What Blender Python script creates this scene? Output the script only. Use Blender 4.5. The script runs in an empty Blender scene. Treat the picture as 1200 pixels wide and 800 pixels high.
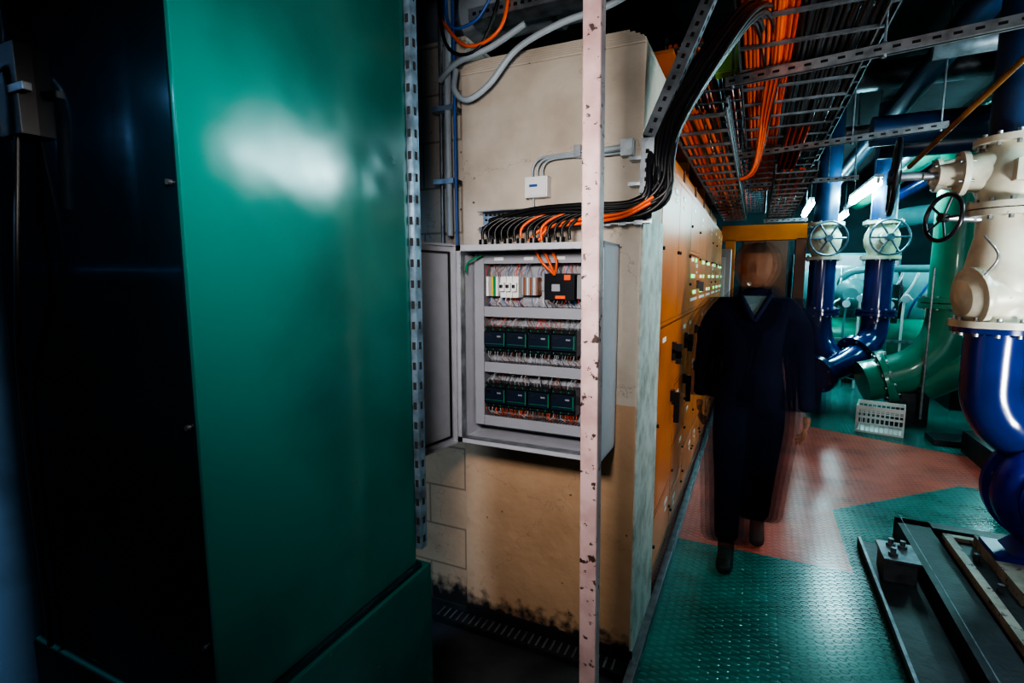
import bpy, bmesh, math, random
from mathutils import Vector, Matrix
random.seed(7)
S = bpy.context.scene
V = Vector

# ---------------------------------------------------------------- materials
def nt(name):
    m = bpy.data.materials.new(name); m.use_nodes = True
    t = m.node_tree; b = t.nodes['Principled BSDF']
    return m, t, b

def paint(name, col, rough=0.45, metal=0.0, var=0.25, bump=0.1, scale=6.0, dirt=None, chips=None, chipamt=0.62, spec=0.5, coat=0.0, bscale=4.0, alpha=1, bdist=0.01, rvar=None):
    m, t, b = nt(name)
    N = t.nodes; L = t.links
    geo = N.new('ShaderNodeNewGeometry')
    n1 = N.new('ShaderNodeTexNoise'); n1.inputs['Scale'].default_value = scale; n1.inputs['Detail'].default_value = 6
    L.new(geo.outputs['Position'], n1.inputs['Vector'])
    r = N.new('ShaderNodeValToRGB')
    d = dirt or tuple(c*(1-var*1.6) for c in col)
    r.color_ramp.elements[0].position = 0.3; r.color_ramp.elements[0].color = (*[max(0,x) for x in d], 1)
    r.color_ramp.elements[1].position = 0.6; r.color_ramp.elements[1].color = (*col, 1)
    L.new(n1.outputs['Fac'], r.inputs['Fac'])
    out = r.outputs['Color']
    if chips:
        n2 = N.new('ShaderNodeTexNoise'); n2.inputs['Scale'].default_value = scale*3.3; n2.inputs['Detail'].default_value = 8
        n2.inputs['Roughness'].default_value = 0.65
        L.new(geo.outputs['Position'], n2.inputs['Vector'])
        r2 = N.new('ShaderNodeValToRGB'); r2.color_ramp.elements[0].position = chipamt; r2.color_ramp.elements[1].position = chipamt+0.02
        L.new(n2.outputs['Fac'], r2.inputs['Fac'])
        mx = N.new('ShaderNodeMix'); mx.data_type = 'RGBA'
        L.new(r2.outputs['Color'], mx.inputs['Factor']); L.new(out, mx.inputs['A']); mx.inputs['B'].default_value = (*chips, 1)
        out = mx.outputs['Result']
    L.new(out, b.inputs['Base Color'])
    b.inputs['Roughness'].default_value = rough; b.inputs['Metallic'].default_value = metal
    b.inputs['Specular IOR Level'].default_value = spec
    b.inputs['Coat Weight'].default_value = coat
    b.inputs['Alpha'].default_value = alpha
    if rvar:
        n4 = N.new('ShaderNodeTexNoise'); n4.inputs['Scale'].default_value = 3.2; n4.inputs['Detail'].default_value = 7; n4.inputs['Roughness'].default_value = 0.65
        L.new(geo.outputs['Position'], n4.inputs['Vector'])
        mr = N.new('ShaderNodeMapRange'); mr.inputs['From Min'].default_value = 0.35; mr.inputs['From Max'].default_value = 0.65
        mr.inputs['To Min'].default_value = rvar[0]; mr.inputs['To Max'].default_value = rvar[1]
        L.new(n4.outputs['Fac'], mr.inputs['Value']); L.new(mr.outputs['Result'], b.inputs['Roughness'])
    if bump:
        n3 = N.new('ShaderNodeTexNoise'); n3.inputs['Scale'].default_value = scale*bscale; n3.inputs['Detail'].default_value = 3
        L.new(geo.outputs['Position'], n3.inputs['Vector'])
        bp = N.new('ShaderNodeBump'); bp.inputs['Strength'].default_value = bump; bp.inputs['Distance'].default_value = bdist
        L.new(n3.outputs['Fac'], bp.inputs['Height']); L.new(bp.outputs['Normal'], b.inputs['Normal'])
    return m

def emit(name, col, s):
    m, t, b = nt(name)
    b.inputs['Base Color'].default_value = (*col, 1)
    b.inputs['Emission Color'].default_value = (*col, 1); b.inputs['Emission Strength'].default_value = s
    return m

def plate_mat(name, col, col2):
    """painted tread-plate: rows of raised lozenges"""
    m, t, b = nt(name); N = t.nodes; L = t.links
    geo = N.new('ShaderNodeNewGeometry')
    hs = []
    for ang, off in ((math.radians(45), 0), (math.radians(-45), 0.0225)):
        mp = N.new('ShaderNodeMapping'); mp.inputs['Location'].default_value = (off, off*0.3, 0)
        mp.inputs['Rotation'].default_value = (0, 0, ang); mp.inputs['Scale'].default_value = (19, 36, 0)
        L.new(geo.outputs['Position'], mp.inputs['Vector'])
        v = N.new('ShaderNodeTexVoronoi'); v.voronoi_dimensions = '2D'; v.inputs['Randomness'].default_value = 0; v.inputs['Scale'].default_value = 1
        L.new(mp.outputs['Vector'], v.inputs['Vector'])
        mr = N.new('ShaderNodeMapRange'); mr.interpolation_type = 'SMOOTHSTEP'
        mr.inputs['From Min'].default_value = 0.40; mr.inputs['From Max'].default_value = 0.22
        L.new(v.outputs['Distance'], mr.inputs['Value']); hs.append(mr.outputs['Result'])
    mm = N.new('ShaderNodeMath'); mm.operation = 'MAXIMUM'; L.new(hs[0], mm.inputs[0]); L.new(hs[1], mm.inputs[1])
    bp = N.new('ShaderNodeBump'); bp.inputs['Strength'].default_value = 0.6; bp.inputs['Distance'].default_value = 0.006
    L.new(mm.outputs[0], bp.inputs['Height']); L.new(bp.outputs['Normal'], b.inputs['Normal'])
    n1 = N.new('ShaderNodeTexNoise'); n1.inputs['Scale'].default_value = 2.3; n1.inputs['Detail'].default_value = 8; n1.inputs['Roughness'].default_value = 0.6
    L.new(geo.outputs['Position'], n1.inputs['Vector'])
    r = N.new('ShaderNodeValToRGB'); r.color_ramp.elements[0].position = 0.35; r.color_ramp.elements[0].color = (*col2, 1)
    r.color_ramp.elements[1].position = 0.6; r.color_ramp.elements[1].color = (*col, 1)
    L.new(n1.outputs['Fac'], r.inputs['Fac'])
    mx = N.new('ShaderNodeMix'); mx.data_type = 'RGBA'
    sc = N.new('ShaderNodeMath'); sc.operation = 'MULTIPLY'; sc.inputs[1].default_value = 0.3
    L.new(mm.outputs[0], sc.inputs[0]); L.new(sc.outputs[0], mx.inputs['Factor'])
    L.new(r.outputs['Color'], mx.inputs['A']); mx.inputs['B'].default_value = (*[min(1, c*1.5+0.03) for c in col], 1)
    L.new(mx.outputs['Result'], b.inputs['Base Color'])
    rr = N.new('ShaderNodeMapRange'); rr.inputs['To Min'].default_value = 0.14; rr.inputs['To Max'].default_value = 0.32
    L.new(n1.outputs['Fac'], rr.inputs['Value']); L.new(rr.outputs['Result'], b.inputs['Roughness'])
    return m

def column_mat(name, blocks):
    m, t, b = nt(name); N = t.nodes; L = t.links
    geo = N.new('ShaderNodeNewGeometry'); sep = N.new('ShaderNodeSeparateXYZ'); L.new(geo.outputs['Position'], sep.inputs[0])
    n = N.new('ShaderNodeTexNoise'); n.inputs['Scale'].default_value = 5; n.inputs['Detail'].default_value = 8
    L.new(geo.outputs['Position'], n.inputs['Vector'])
    up = N.new('ShaderNodeValToRGB')
    up.color_ramp.elements[0].position = 0.3; up.color_ramp.elements[0].color = (0.40, 0.34, 0.28, 1)
    up.color_ramp.elements[1].position = 0.6; up.color_ramp.elements[1].color = (0.52, 0.46, 0.39, 1)
    lo = N.new('ShaderNodeValToRGB')
    lo.color_ramp.elements[0].position = 0.3; lo.color_ramp.elements[0].color = (0.40, 0.245, 0.145, 1)
    lo.color_ramp.elements[1].position = 0.65; lo.color_ramp.elements[1].color = (0.49, 0.315, 0.195, 1)
    L.new(n.outputs['Fac'], up.inputs['Fac']); L.new(n.outputs['Fac'], lo.inputs['Fac'])
    g = N.new('ShaderNodeMath'); g.operation = 'GREATER_THAN'; g.inputs[1].default_value = 1.10; L.new(sep.outputs['Z'], g.inputs[0])
    mx = N.new('ShaderNodeMix'); mx.data_type = 'RGBA'
    L.new(g.outputs[0], mx.inputs['Factor']); L.new(lo.outputs['Color'], mx.inputs['A']); L.new(up.outputs['Color'], mx.inputs['B'])
    col = mx.outputs['Result']
    n2 = N.new('ShaderNodeTexNoise'); n2.inputs['Scale'].default_value = 22; n2.inputs['Detail'].default_value = 8
    L.new(geo.outputs['Position'], n2.inputs['Vector'])
    ad = N.new('ShaderNodeMath'); ad.operation = 'MULTIPLY_ADD'; ad.inputs[1].default_value = -0.25; L.new(n2.outputs['Fac'], ad.inputs[0]); L.new(sep.outputs['Z'], ad.inputs[2])
    mr = N.new('ShaderNodeMapRange'); mr.inputs['From Min'].default_value = -0.06; mr.inputs['From Max'].default_value = 0.02
    L.new(ad.outputs[0], mr.inputs['Value'])
    mx2 = N.new('ShaderNodeMix'); mx2.data_type = 'RGBA'; L.new(mr.outputs['Result'], mx2.inputs['Factor'])
    mx2.inputs['A'].default_value = (0.02, 0.018, 0.017, 1); L.new(col, mx2.inputs['B']); col = mx2.outputs['Result']
    sp = N.new('ShaderNodeValToRGB'); sp.color_ramp.elements[0].position = 0.70; sp.color_ramp.elements[1].position = 0.72
    L.new(n2.outputs['Fac'], sp.inputs['Fac'])
    mx3 = N.new('ShaderNodeMix'); mx3.data_type = 'RGBA'; L.new(sp.outputs['Color'], mx3.inputs['Factor']); L.new(col, mx3.inputs['A'])
    mx3.inputs['B'].default_value = (0.1, 0.07, 0.05, 1); col = mx3.outputs['Result']
    vz = N.new('ShaderNodeTexVoronoi'); vz.feature = 'DISTANCE_TO_EDGE'; vz.inputs['Scale'].default_value = 1.7
    nd = N.new('ShaderNodeMix'); nd.data_type = 'RGBA'; nd.inputs['Factor'].default_value = 0.12
    L.new(geo.outputs['Position'], nd.inputs['A']); L.new(n2.outputs['Color'], nd.inputs['B']); L.new(nd.outputs['Result'], vz.inputs['Vector'])
    cr = N.new('ShaderNodeMapRange'); cr.inputs['From Min'].default_value = 0.0; cr.inputs['From Max'].default_value = 0.004; cr.inputs['To Min'].default_value = 0.4; cr.inputs['To Max'].default_value = 0
    L.new(vz.outputs['Distance'], cr.inputs['Value'])
    mx5 = N.new('ShaderNodeMix'); mx5.data_type = 'RGBA'; L.new(cr.outputs['Result'], mx5.inputs['Factor']); L.new(col, mx5.inputs['A'])
    mx5.inputs['B'].default_value = (0.12, 0.09, 0.07, 1); col = mx5.outputs['Result']
    bp = N.new('ShaderNodeBump'); bp.inputs['Strength'].default_value = 0.35; bp.inputs['Distance'].default_value = 0.01
    if blocks:
        cmb = N.new('ShaderNodeCombineXYZ'); L.new(sep.outputs['X'], cmb.inputs[0]); L.new(sep.outputs['Z'], cmb.inputs[1])
        br = N.new('ShaderNodeTexBrick'); br.inputs['Scale'].default_value = 1; br.inputs['Brick Width'].default_value = 0.4
        br.inputs['Row Height'].default_value = 0.2; br.inputs['Mortar Size'].default_value = 0.006; br.inputs['Mortar Smooth'].default_value = 0.4
        L.new(cmb.outputs[0], br.inputs['Vector'])
        mx4 = N.new('ShaderNodeMix'); mx4.data_type = 'RGBA'; 
        s4 = N.new('ShaderNodeMath'); s4.operation = 'MULTIPLY'; s4.inputs[1].default_value = 0.6; L.new(br.outputs['Fac'], s4.inputs[0])
        L.new(s4.outputs[0], mx4.inputs['Factor']); L.new(col, mx4.inputs['A']); mx4.inputs['B'].default_value = (0.12, 0.09, 0.06, 1)
        col = mx4.outputs['Result']
    L.new(n2.outputs['Fac'], bp.inputs['Height']); L.new(bp.outputs['Normal'], b.inputs['Normal'])
    L.new(col, b.inputs['Base Color']); b.inputs['Roughness'].default_value = 0.6
    return m

M = {}
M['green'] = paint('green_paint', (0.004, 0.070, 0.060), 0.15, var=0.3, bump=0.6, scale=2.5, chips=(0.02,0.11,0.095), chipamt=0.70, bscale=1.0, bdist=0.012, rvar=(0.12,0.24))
M['greenshade_trim'] = paint('green_side_shade_and_trim', (0.001, 0.007, 0.011), 0.12, var=0.3, bump=0.3, scale=2, coat=0.3, bscale=1.0)  # near-black copy of the cabinet green: unlit side's shade painted in; also trim
M['galv'] = paint('galvanised_steel', (0.42, 0.46, 0.50), 0.38, 0.8, var=0.3, bump=0.05, scale=18)
M['galvblue'] = paint('galvanised_steel_blue', (0.16, 0.23, 0.30), 0.40, 0.6, var=0.4, bump=0.05, scale=25)
M['galvdk'] = paint('galvanised_steel_dull', (0.22, 0.25, 0.28), 0.45, 0.7, var=0.3, bump=0.05, scale=18)
M['riserpaint'] = paint('blue_grey_paint', (0.12, 0.17, 0.22), 0.4, 0.0, var=0.25, bump=0.05, scale=5)
M['hole'] = paint('shadow_hole', (0.004, 0.005, 0.006), 0.9, var=0, bump=0)
M['black'] = paint('black_rubber', (0.012, 0.012, 0.014), 0.4, var=0.2, bump=0)
M['blackgloss'] = paint('black_plastic', (0.012, 0.014, 0.020), 0.3, var=0.1, bump=0)
M['orangecable'] = paint('orange_cable', (0.85, 0.12, 0.012), 0.4, var=0.1, bump=0)
M['redcable'] = paint('red_cable', (0.60, 0.05, 0.015), 0.4, var=0.1, bump=0)
M['bluecable'] = paint('blue_cable', (0.03, 0.10, 0.35), 0.4, var=0.1, bump=0)
M['greycable'] = paint('grey_conduit', (0.36, 0.42, 0.47), 0.45, var=0.15, bump=0)
M['orange'] = paint('orange_enamel', (0.56, 0.145, 0.015), 0.34, var=0.18, bump=0.04, scale=3, spec=0.3)
M['orangedk'] = paint('orange_enamel_joint', (0.10, 0.022, 0.006), 0.5, var=0.1, bump=0)
M['boxgrey'] = paint('enclosure_grey', (0.42, 0.43, 0.48), 0.4, var=0.05, bump=0.01, scale=20)
M['platewhite'] = paint('mounting_plate', (0.32, 0.32, 0.36), 0.45, var=0.08, bump=0)
M['duct'] = paint('wiring_duct_grey', (0.20, 0.21, 0.23), 0.5, var=0.05, bump=0)
M['ductlid'] = paint('wiring_duct_lid', (0.28, 0.29, 0.33), 0.45, var=0.05, bump=0)
M['white'] = paint('white_plastic', (0.70, 0.71, 0.71), 0.4, var=0.06, bump=0)
M['modgreen'] = paint('green_terminal', (0.01, 0.22, 0.09), 0.4, var=0.1, bump=0)
M['modblue'] = paint('navy_module', (0.012, 0.020, 0.040), 0.3, var=0.1, bump=0)
M['limepanel'] = paint('lime_junction_box', (0.18, 0.42, 0.06), 0.4, var=0.1, bump=0)
M['yellow'] = paint('yellow_plastic', (0.65, 0.45, 0.05), 0.4, var=0.1, bump=0)
M['pink'] = paint('chipped_pink_paint', (0.50, 0.35, 0.35), 0.5, var=0.18, bump=0.15, scale=9, dirt=(0.32,0.19,0.19), chips=(0.05,0.03,0.025), chipamt=0.60)
M['cream'] = paint('cream_paint', (0.56, 0.54, 0.44), 0.35, var=0.25, bump=0.08, scale=7, chips=(0.2,0.13,0.07), chipamt=0.68)
M['skidcream'] = paint('worn_cream_base', (0.34, 0.33, 0.28), 0.45, var=0.4, bump=0.1, scale=7, chips=(0.08,0.06,0.05), chipamt=0.58)
M['blue'] = paint('navy_pipe_enamel', (0.005, 0.022, 0.15), 0.2, var=0.2, bump=0.05, scale=4, coat=0.4)
M['pumpblue'] = paint('pump_blue_enamel', (0.007, 0.014, 0.26), 0.3, var=0.25, bump=0.12, scale=9)
M['greenpipe'] = paint('green_pipe_enamel', (0.02, 0.26, 0.17), 0.28, var=0.18, bump=0.04, scale=3, coat=0.3)
M['teal'] = paint('pale_teal_enamel', (0.13, 0.34, 0.36), 0.35, var=0.25, bump=0.04, scale=3)
M['darksteel'] = paint('dark_steel', (0.03, 0.035, 0.04), 0.42, 0.4, var=0.4, bump=0.15, scale=12)
M['darkblue'] = paint('dark_blue_pipe', (0.01, 0.035, 0.10), 0.4, var=0.3, bump=0.03)
M['brass'] = paint('brown_rod', (0.30, 0.15, 0.05), 0.4, 0.5, var=0.3, bump=0)
M['concrete'] = paint('dark_concrete', (0.03, 0.033, 0.038), 0.7, var=0.4, bump=0.4, scale=5)
M['ceil'] = paint('dark_ceiling', (0.022, 0.03, 0.036), 0.85, var=0.4, bump=0.2, scale=3)
M['wall'] = paint('dim_plant_wall', (0.015, 0.045, 0.055), 0.7, var=0.3, bump=0.1, scale=2)
M['whitewash'] = paint('white_side_paint', (0.46, 0.49, 0.46), 0.55, var=0.22, bump=0.25, scale=14, dirt=(0.25,0.26,0.23), chips=(0.1,0.09,0.07), chipamt=0.66)
M['tread_g'] = plate_mat('tread_plate_green', (0.010, 0.15, 0.13), (0.006, 0.075, 0.067))
M['tread_r'] = plate_mat('tread_plate_red', (0.50, 0.10, 0.07), (0.30, 0.065, 0.05))
M['column'] = column_mat('column_paint', False)
M['block'] = column_mat('painted_blockwork', True)
M['brown'] = paint('brown_wire', (0.25, 0.08, 0.03), 0.5, var=0, bump=0)
M['ledgreen'] = emit('green_indicator', (0.1, 1.0, 0.35), 1.2)
M['ledwhite'] = emit('white_indicator', (0.9, 1.0, 0.9), 0.4)

# ---------------------------------------------------------------- builder
class Obj:
    def __init__(s, name):
        s.name = name; s.bm = bmesh.new(); s.mats = []
    def mi(s, mat):
        m = M[mat] if isinstance(mat, str) else mat
        if m not in s.mats: s.mats.append(m)
        return s.mats.index(m)
    def faces(s, vs, fs, mat, smooth=False):
        bv = [s.bm.verts.new(v) for v in vs]; k = s.mi(mat)
        for f in fs:
            try:
                fc = s.bm.faces.new([bv[i] for i in f]); fc.material_index = k; fc.smooth = smooth
            except ValueError: pass
    def box(s, c, d, mat, R=None):
        c = V(c); hx, hy, hz = d[0]/2, d[1]/2, d[2]/2
        vs = [V((x*hx, y*hy, z*hz)) for x in (-1, 1) for y in (-1, 1) for z in (-1, 1)]
        if R is not None: vs = [R @ v for v in vs]
        s.faces([c+v for v in vs], [(0,1,3,2),(4,6,7,5),(0,4,5,1),(2,3,7,6),(0,2,6,4),(1,5,7,3)], mat)
    def bb(s, a, b, mat):
        a, b = V(a), V(b); s.box((a+b)/2, [abs(b[i]-a[i]) for i in range(3)], mat)
    def obox(s, p0, p1, w, h, mat, up=(0,0,1), off=(0,0)):
        p0, p1 = V(p0), V(p1); d = (p1-p0).normalized(); side = d.cross(V(up)).normalized(); u = side.cross(d)
        o = side*off[0]+u*off[1]
        vs = []
        for p in (p0, p1):
            for a, b in ((-1,-1),(1,-1),(1,1),(-1,1)): vs.append(p+o+side*a*w/2+u*b*h/2)
        s.faces(vs, [(0,1,2,3)[::-1],(4,5,6,7),(0,4,5,1)[::-1],(1,5,6,2)[::-1],(2,6,7,3)[::-1],(3,7,4,0)[::-1]], mat)
    def lathe(s, o, axis, prof, mat, seg=28, smooth=True):
        o = V(o); a = V(axis).normalized(); q = a.to_track_quat('Z', 'Y')
        vs = []; n = len(prof)
        for h, r in prof:
            for i in range(seg):
                t = 2*math.pi*i/seg; vs.append(o + q @ V((r*math.cos(t), r*math.sin(t), h)))
        fs = []
        for j in range(n-1):
            for i in range(seg):
                k = (i+1) % seg; fs.append((j*seg+i, j*seg+k, (j+1)*seg+k, (j+1)*seg+i))
        s.faces(vs, fs, mat, smooth)
        s.faces(vs[:seg], [tuple(range(seg))[::-1]], mat); s.faces(vs[-seg:], [tuple(range(seg))], mat)
    def cyl(s, p0, p1, r, mat, r2=None, seg=24):
        p0, p1 = V(p0), V(p1); L = (p1-p0).length
        s.lathe(p0, p1-p0, [(0, r), (L, r if r2 is None else r2)], mat, seg)
    def flange(s, p0, p1, r, mat, bolts=8, bm='galv', seg=32):
        p0, p1 = V(p0), V(p1); s.cyl(p0, p1, r, mat, seg=seg)
        d = (p1-p0).normalized(); q = d.to_track_quat('Z', 'Y')
        for i in range(bolts):
            t = 2*math.pi*(i+0.5)/bolts; o = q @ V((math.cos(t)*r*0.85, math.sin(t)*r*0.85, 0))
            s.cyl(p0+o-d*0.018, p1+o+d*0.018, r*0.065, bm, seg=6)
    def tube(s, pts, r, mat, seg=12, res=6, straight=False):
        P = [V(p) for p in pts]
        if len(P) > 2 and not straight:
            Q = [P[0]*2-P[1]] + P + [P[-1]*2-P[-2]]; out = []
            for i in range(1, len(Q)-2):
                a, b, c, d = Q[i-1], Q[i], Q[i+1], Q[i+2]
                for k in range(res):
                    t = k/res
                    out.append(0.5*((2*b)+(-a+c)*t+(2*a-5*b+4*c-d)*t*t+(-a+3*b-3*c+d)*t**3))
            out.append(P[-1]); P = out
        T = [(P[min(i+1, len(P)-1)]-P[max(i-1, 0)]).normalized() for i in range(len(P))]
        up = V((0,0,1)) if abs(T[0].z) < 0.9 else V((1,0,0))
        nrm = T[0].cross(up).normalized(); vs = []
        for i, p in enumerate(P):
            nrm = (nrm - T[i]*nrm.dot(T[i])).normalized(); bn = T[i].cross(nrm)
            for k in range(seg):
                t = 2*math.pi*k/seg; vs.append(p + (nrm*math.cos(t)+bn*math.sin(t))*r)
        fs = []
        for j in range(len(P)-1):
            for i in range(seg):
                k = (i+1) % seg; fs.append((j*seg+i, j*seg+k, (j+1)*seg+k, (j+1)*seg+i))
        s.faces(vs, fs, mat, True)
        s.faces(vs[:seg], [tuple(range(seg))[::-1]], mat); s.faces(vs[-seg:], [tuple(range(seg))], mat)
    def torus(s, c, axis, R, r, mat, seg=36, sub=10):
        q = V(axis).normalized().to_track_quat('Z', 'Y'); c = V(c); vs = []; fs = []
        for i in range(seg):
            t = 2*math.pi*i/seg
            for j in range(sub):
                f = 2*math.pi*j/sub; rr = R+r*math.cos(f)
                vs.append(c + q @ V((rr*math.cos(t), rr*math.sin(t), r*math.sin(f))))
        for i in range(seg):
            for j in range(sub):
                i2, j2 = (i+1) % seg, (j+1) % sub
                fs.append((i*sub+j, i2*sub+j, i2*sub+j2, i*sub+j2))
        s.faces(vs, fs, mat, True)
    def wheel(s, c, axis, R, mat, r=None, spokes=5):
        r = r or R*0.08; s.torus(c, axis, R, r, mat)
        q = V(axis).normalized().to_track_quat('Z', 'Y'); a = V(axis).normalized(); c = V(c)
        s.cyl(c-a*R*0.15, c+a*R*0.15, R*0.2, mat, seg=16)
        for i in range(spokes):
            t = 2*math.pi*i/spokes; o = q @ V((math.cos(t), math.sin(t), 0))
            s.cyl(c+o*R*0.1, c+o*R, R*0.055, mat, seg=8)
    def strut(s, p0, p1, w, h, mat, up=(0,0,1), pitch=0.05, face='side', hl=0.024, hw=0.011):
        """slotted channel with slots on the faces"""
        p0, p1 = V(p0), V(p1); s.obox(p0, p1, w, h, mat, up)
        d = (p1-p0).normalized(); side = d.cross(V(up)).normalized(); u = side.cross(d)
        n = int((p1-p0).length/pitch)
        for i in range(n):
            c = p0+d*(i+0.5)*pitch
            for sg in (-1, 1):
                if face in ('side', 'both'):
                    c2 = c+side*sg*(w/2); s.obox(c2-d*hl/2, c2+d*hl/2, 0.0016, hw, 'hole', up)
                if face in ('up', 'both'):
                    c2 = c+u*sg*(h/2); s.obox(c2-d*hl/2, c2+d*hl/2, hw, 0.0016, 'hole', up)
    def bundle(s, path, n, spread, r, mats, wob=0.006, seg=7, seed=1, res=5):
        R = random.Random(seed)
        for i in range(n):
            a = R.random()*2*math.pi; q = math.sqrt(R.random())
            ox, oy, oz = math.cos(a)*q*spread[0], (R.random()-.5)*2*spread[1], math.sin(a)*q*spread[2]
            s.tube([V(p)+V((ox+R.uniform(-wob, wob), oy+R.uniform(-wob, wob), oz+R.uniform(-wob, wob))) for p in path], r*R.uniform(.8, 1.2), R.choice(mats), seg, res)
    def done(s, bevel=0, parent=None):
        me = bpy.data.meshes.new(s.name); s.bm.normal_update(); s.bm.to_mesh(me); s.bm.free()
        for m in s.mats: me.materials.append(m)
        o = bpy.data.objects.new(s.name, me); S.collection.objects.link(o)
        if bevel:
            b = o.modifiers.new('bevel', 'BEVEL'); b.width = bevel; b.segments = 2; b.limit_method = 'ANGLE'
            b.harden_normals = False
        if parent: o.parent = parent
        return o

# ---------------------------------------------------------------- room shell
o = Obj('floor')
o.faces([(-4,-3,0),(6,-3,0),(6,14,0),(-4,14,0)], [(0,1,2,3)], 'tread_r')
z = 0.0015
o.faces([(-0.39,-3,z),(6,-3,z),(6,3.2,z),(-0.39,3.2,z)], [(0,1,2,3)], 'tread_g')
o.faces([(0.56,3.2,z),(6,3.2,z),(6,4.95,z),(1.5,4.95,z),(0.56,4.06,z)], [(0,1,2,3,4)], 'tread_g')
o.faces([(0.61,6.32,z),(1.94,5.77,z),(6,5.2,z),(6,14,z),(0.61,14,z)], [(0,1,2,3,4)], 'tread_g')
o.faces([(-4,-3,z),(-0.39,-3,z),(-0.39,2.1,z),(-4,2.1,z)], [(0,1,2,3)], 'concrete')
o.done()
o = Obj('ceiling'); o.bb((-4,-3,3.7),(6,14,3.8),'ceil'); o.done()
o = Obj('wall_back'); o.bb((-4,14,0),(6,14.1,3.7),'wall'); o.done()
o = Obj('wall_right'); o.bb((6,-3,0),(6.1,14,3.7),'wall'); o.done()
o = Obj('wall_left'); o.bb((-4.1,-3,0),(-4,14,3.7),'wall'); o.done()
o = Obj('wall_front'); o.bb((-4,-3.1,0),(6,-3,3.7),'wall'); o.done()
o = Obj('wall_blockwork'); o.bb((-4,2.05,0),(-1.175,2.45,2.62),'block'); o.done()

o = Obj('concrete_column')
o.bb((-1.17,2.0,0),(-0.40,2.46,2.44),'column')
for k in range(6):
    a0 = k*math.pi/12
    o.bb((-1.17, 2.0+0.004*k, 2.44+0.01*k),(-0.40-0.09*(1-math.cos(a0)), 2.46, 2.452+0.01*k),'column')
o.bb((-0.402,2.004,0.03),(-0.392,2.46,1.84),'whitewash')
o.bb((-1.17,1.99,0.0),(-0.385,2.0,0.07),'hole')
o.done(0.004)
o = Obj('trim_cable_trough')
o.bb((-1.3,1.90,0.0),(-0.40,1.985,0.03),'darksteel')
for i in range(26): o.bb((-1.28+i*0.033,1.91,0.03),(-1.27+i*0.033,1.975,0.033),'galvdk')
o.obox((-0.375,1.0,0.02),(-0.375,7.0,0.02),0.035,0.04,'galvdk')
o.done(0.003)

# ---------------------------------------------------------------- orange switchboard
o = Obj('orange_switchboard')
X0 = -0.40; y0, y1 = 2.47, 6.9
o.bb((-1.0,y0,0.0),(X0-0.03,y1,0.12),'darksteel')
o.bb((-1.0,y0,0.12),(X0-0.012,y1,2.12),'orangedk')
cols = [2.47,3.05,3.6,4.2,4.8,5.4,6.0,6.5,6.9]
for ci in range(len(cols)-1):
    a, b = cols[ci]+0.004, cols[ci+1]-0.004
    zs = {0:[0.13,0.42,1.36,2.11],1:[0.13,0.32,0.62,0.98,1.36,2.11],2:[0.13,0.42,0.75,1.05,1.36,1.75,2.11]}[ci % 3]
    for k in range(len(zs)-1):
        z0, z1 = zs[k]+0.004, zs[k+1]-0.004
        o.bb((X0-0.014,a,z0),(X0,b,z1),'orange')
        o.bb((X0,a+0.03,z0+0.02),(X0+0.002,b-0.03,z0+0.023),'orangedk')
        ly = a+0.12 if (ci+k) % 2 else b-0.2
        o.bb((X0,ly,z1-0.075),(X0+0.003,ly+0.10,z1-0.05),'white')
        if k % 2 == 0: o.bb((X0,ly+0.02,z1-0.115),(X0+0.003,ly+0.08,z1-0.10),'white')
        for fy in (a+0.03, b-0.03):
            o.cyl((X0,fy,(z0+z1)/2),(X0+0.012,fy,(z0+z1)/2),0.009,'blackgloss',seg=10)
    if ci < 3:
        hy = b-0.10
        for hz, hh in ((0.95,0.15),(1.22,0.06),(1.55 if ci == 2 else 1.18,0.05)):
            o.bb((X0,hy-0.022,hz-0.03),(X0+0.02,hy+0.022,hz+0.03),'blackgloss')
            o.bb((X0+0.02,hy-0.012,hz-hh),(X0+0.05,hy+0.012,hz+0.02),'blackgloss')
    if ci >= 2:
        for r_ in range(3):
            for q in range(3):
                yy = a+0.12+q*0.1; zz = 1.50+r_*0.11
                o.cyl((X0,yy,zz),(X0+0.012,yy,zz),0.013,('ledgreen','ledwhite','yellow')[(r_+q+ci) % 3],seg=12)
        o.bb((X0,a+0.1,1.44),(X0+0.004,b-0.1,1.46),'white')
o.bb((-1.0,y0,2.12),(X0-0.01,y1,2.15),'orange')
o.done(0.002)
o = Obj('orange_cable_duct')
o.bb((-0.95,2.5,2.152),(-0.46,6.7,2.28),'orange')
for yy in (2.9,3.6,4.3,5.0,5.7): o.bb((-0.96,yy,2.152),(-0.45,yy+0.04,2.285),'orangedk')
o.done(0.004)
o = Obj('orange_support_rail')
o.bb((-0.70,2.75,2.46),(-0.42,6.8,2.48),'orange'); o.bb((-0.57,2.75,2.48),(-0.55,6.8,2.68),'orange'); o.bb((-0.70,2.75,2.68),(-0.42,6.8,2.70),'orange')
for yy in (2.9,4.2,5.5): o.bb((-0.68,yy,2.29),(-0.64,yy+0.03,2.46),'orangedk'); o.bb((-0.62,yy,2.29),(-0.50,yy+0.02,2.46),'orange')
o.done(0.002)
o = Obj('lime_junction_box')
o.bb((-0.28,3.35,2.76),(-0.14,3.45,2.90),'limepanel'); o.bb((-0.27,3.34,2.77),(-0.15,3.35,2.89),'limepanel'); o.cyl((-0.21,3.40,2.90),(-0.21,3.40,3.04),0.012,'galv',seg=8)
o.done(0.004)
o = Obj('steel_portal_frame')
o.bb((-0.45,7.6,2.08),(0.55,7.75,2.28),'orange'); o.bb((-0.4,7.6,0),(-0.28,7.75,2.1),'orange')
o.bb((0.43,7.6,0),(0.55,7.75,2.1),'orangedk')
o.done(0.004)
o = Obj('distribution_board')
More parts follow.
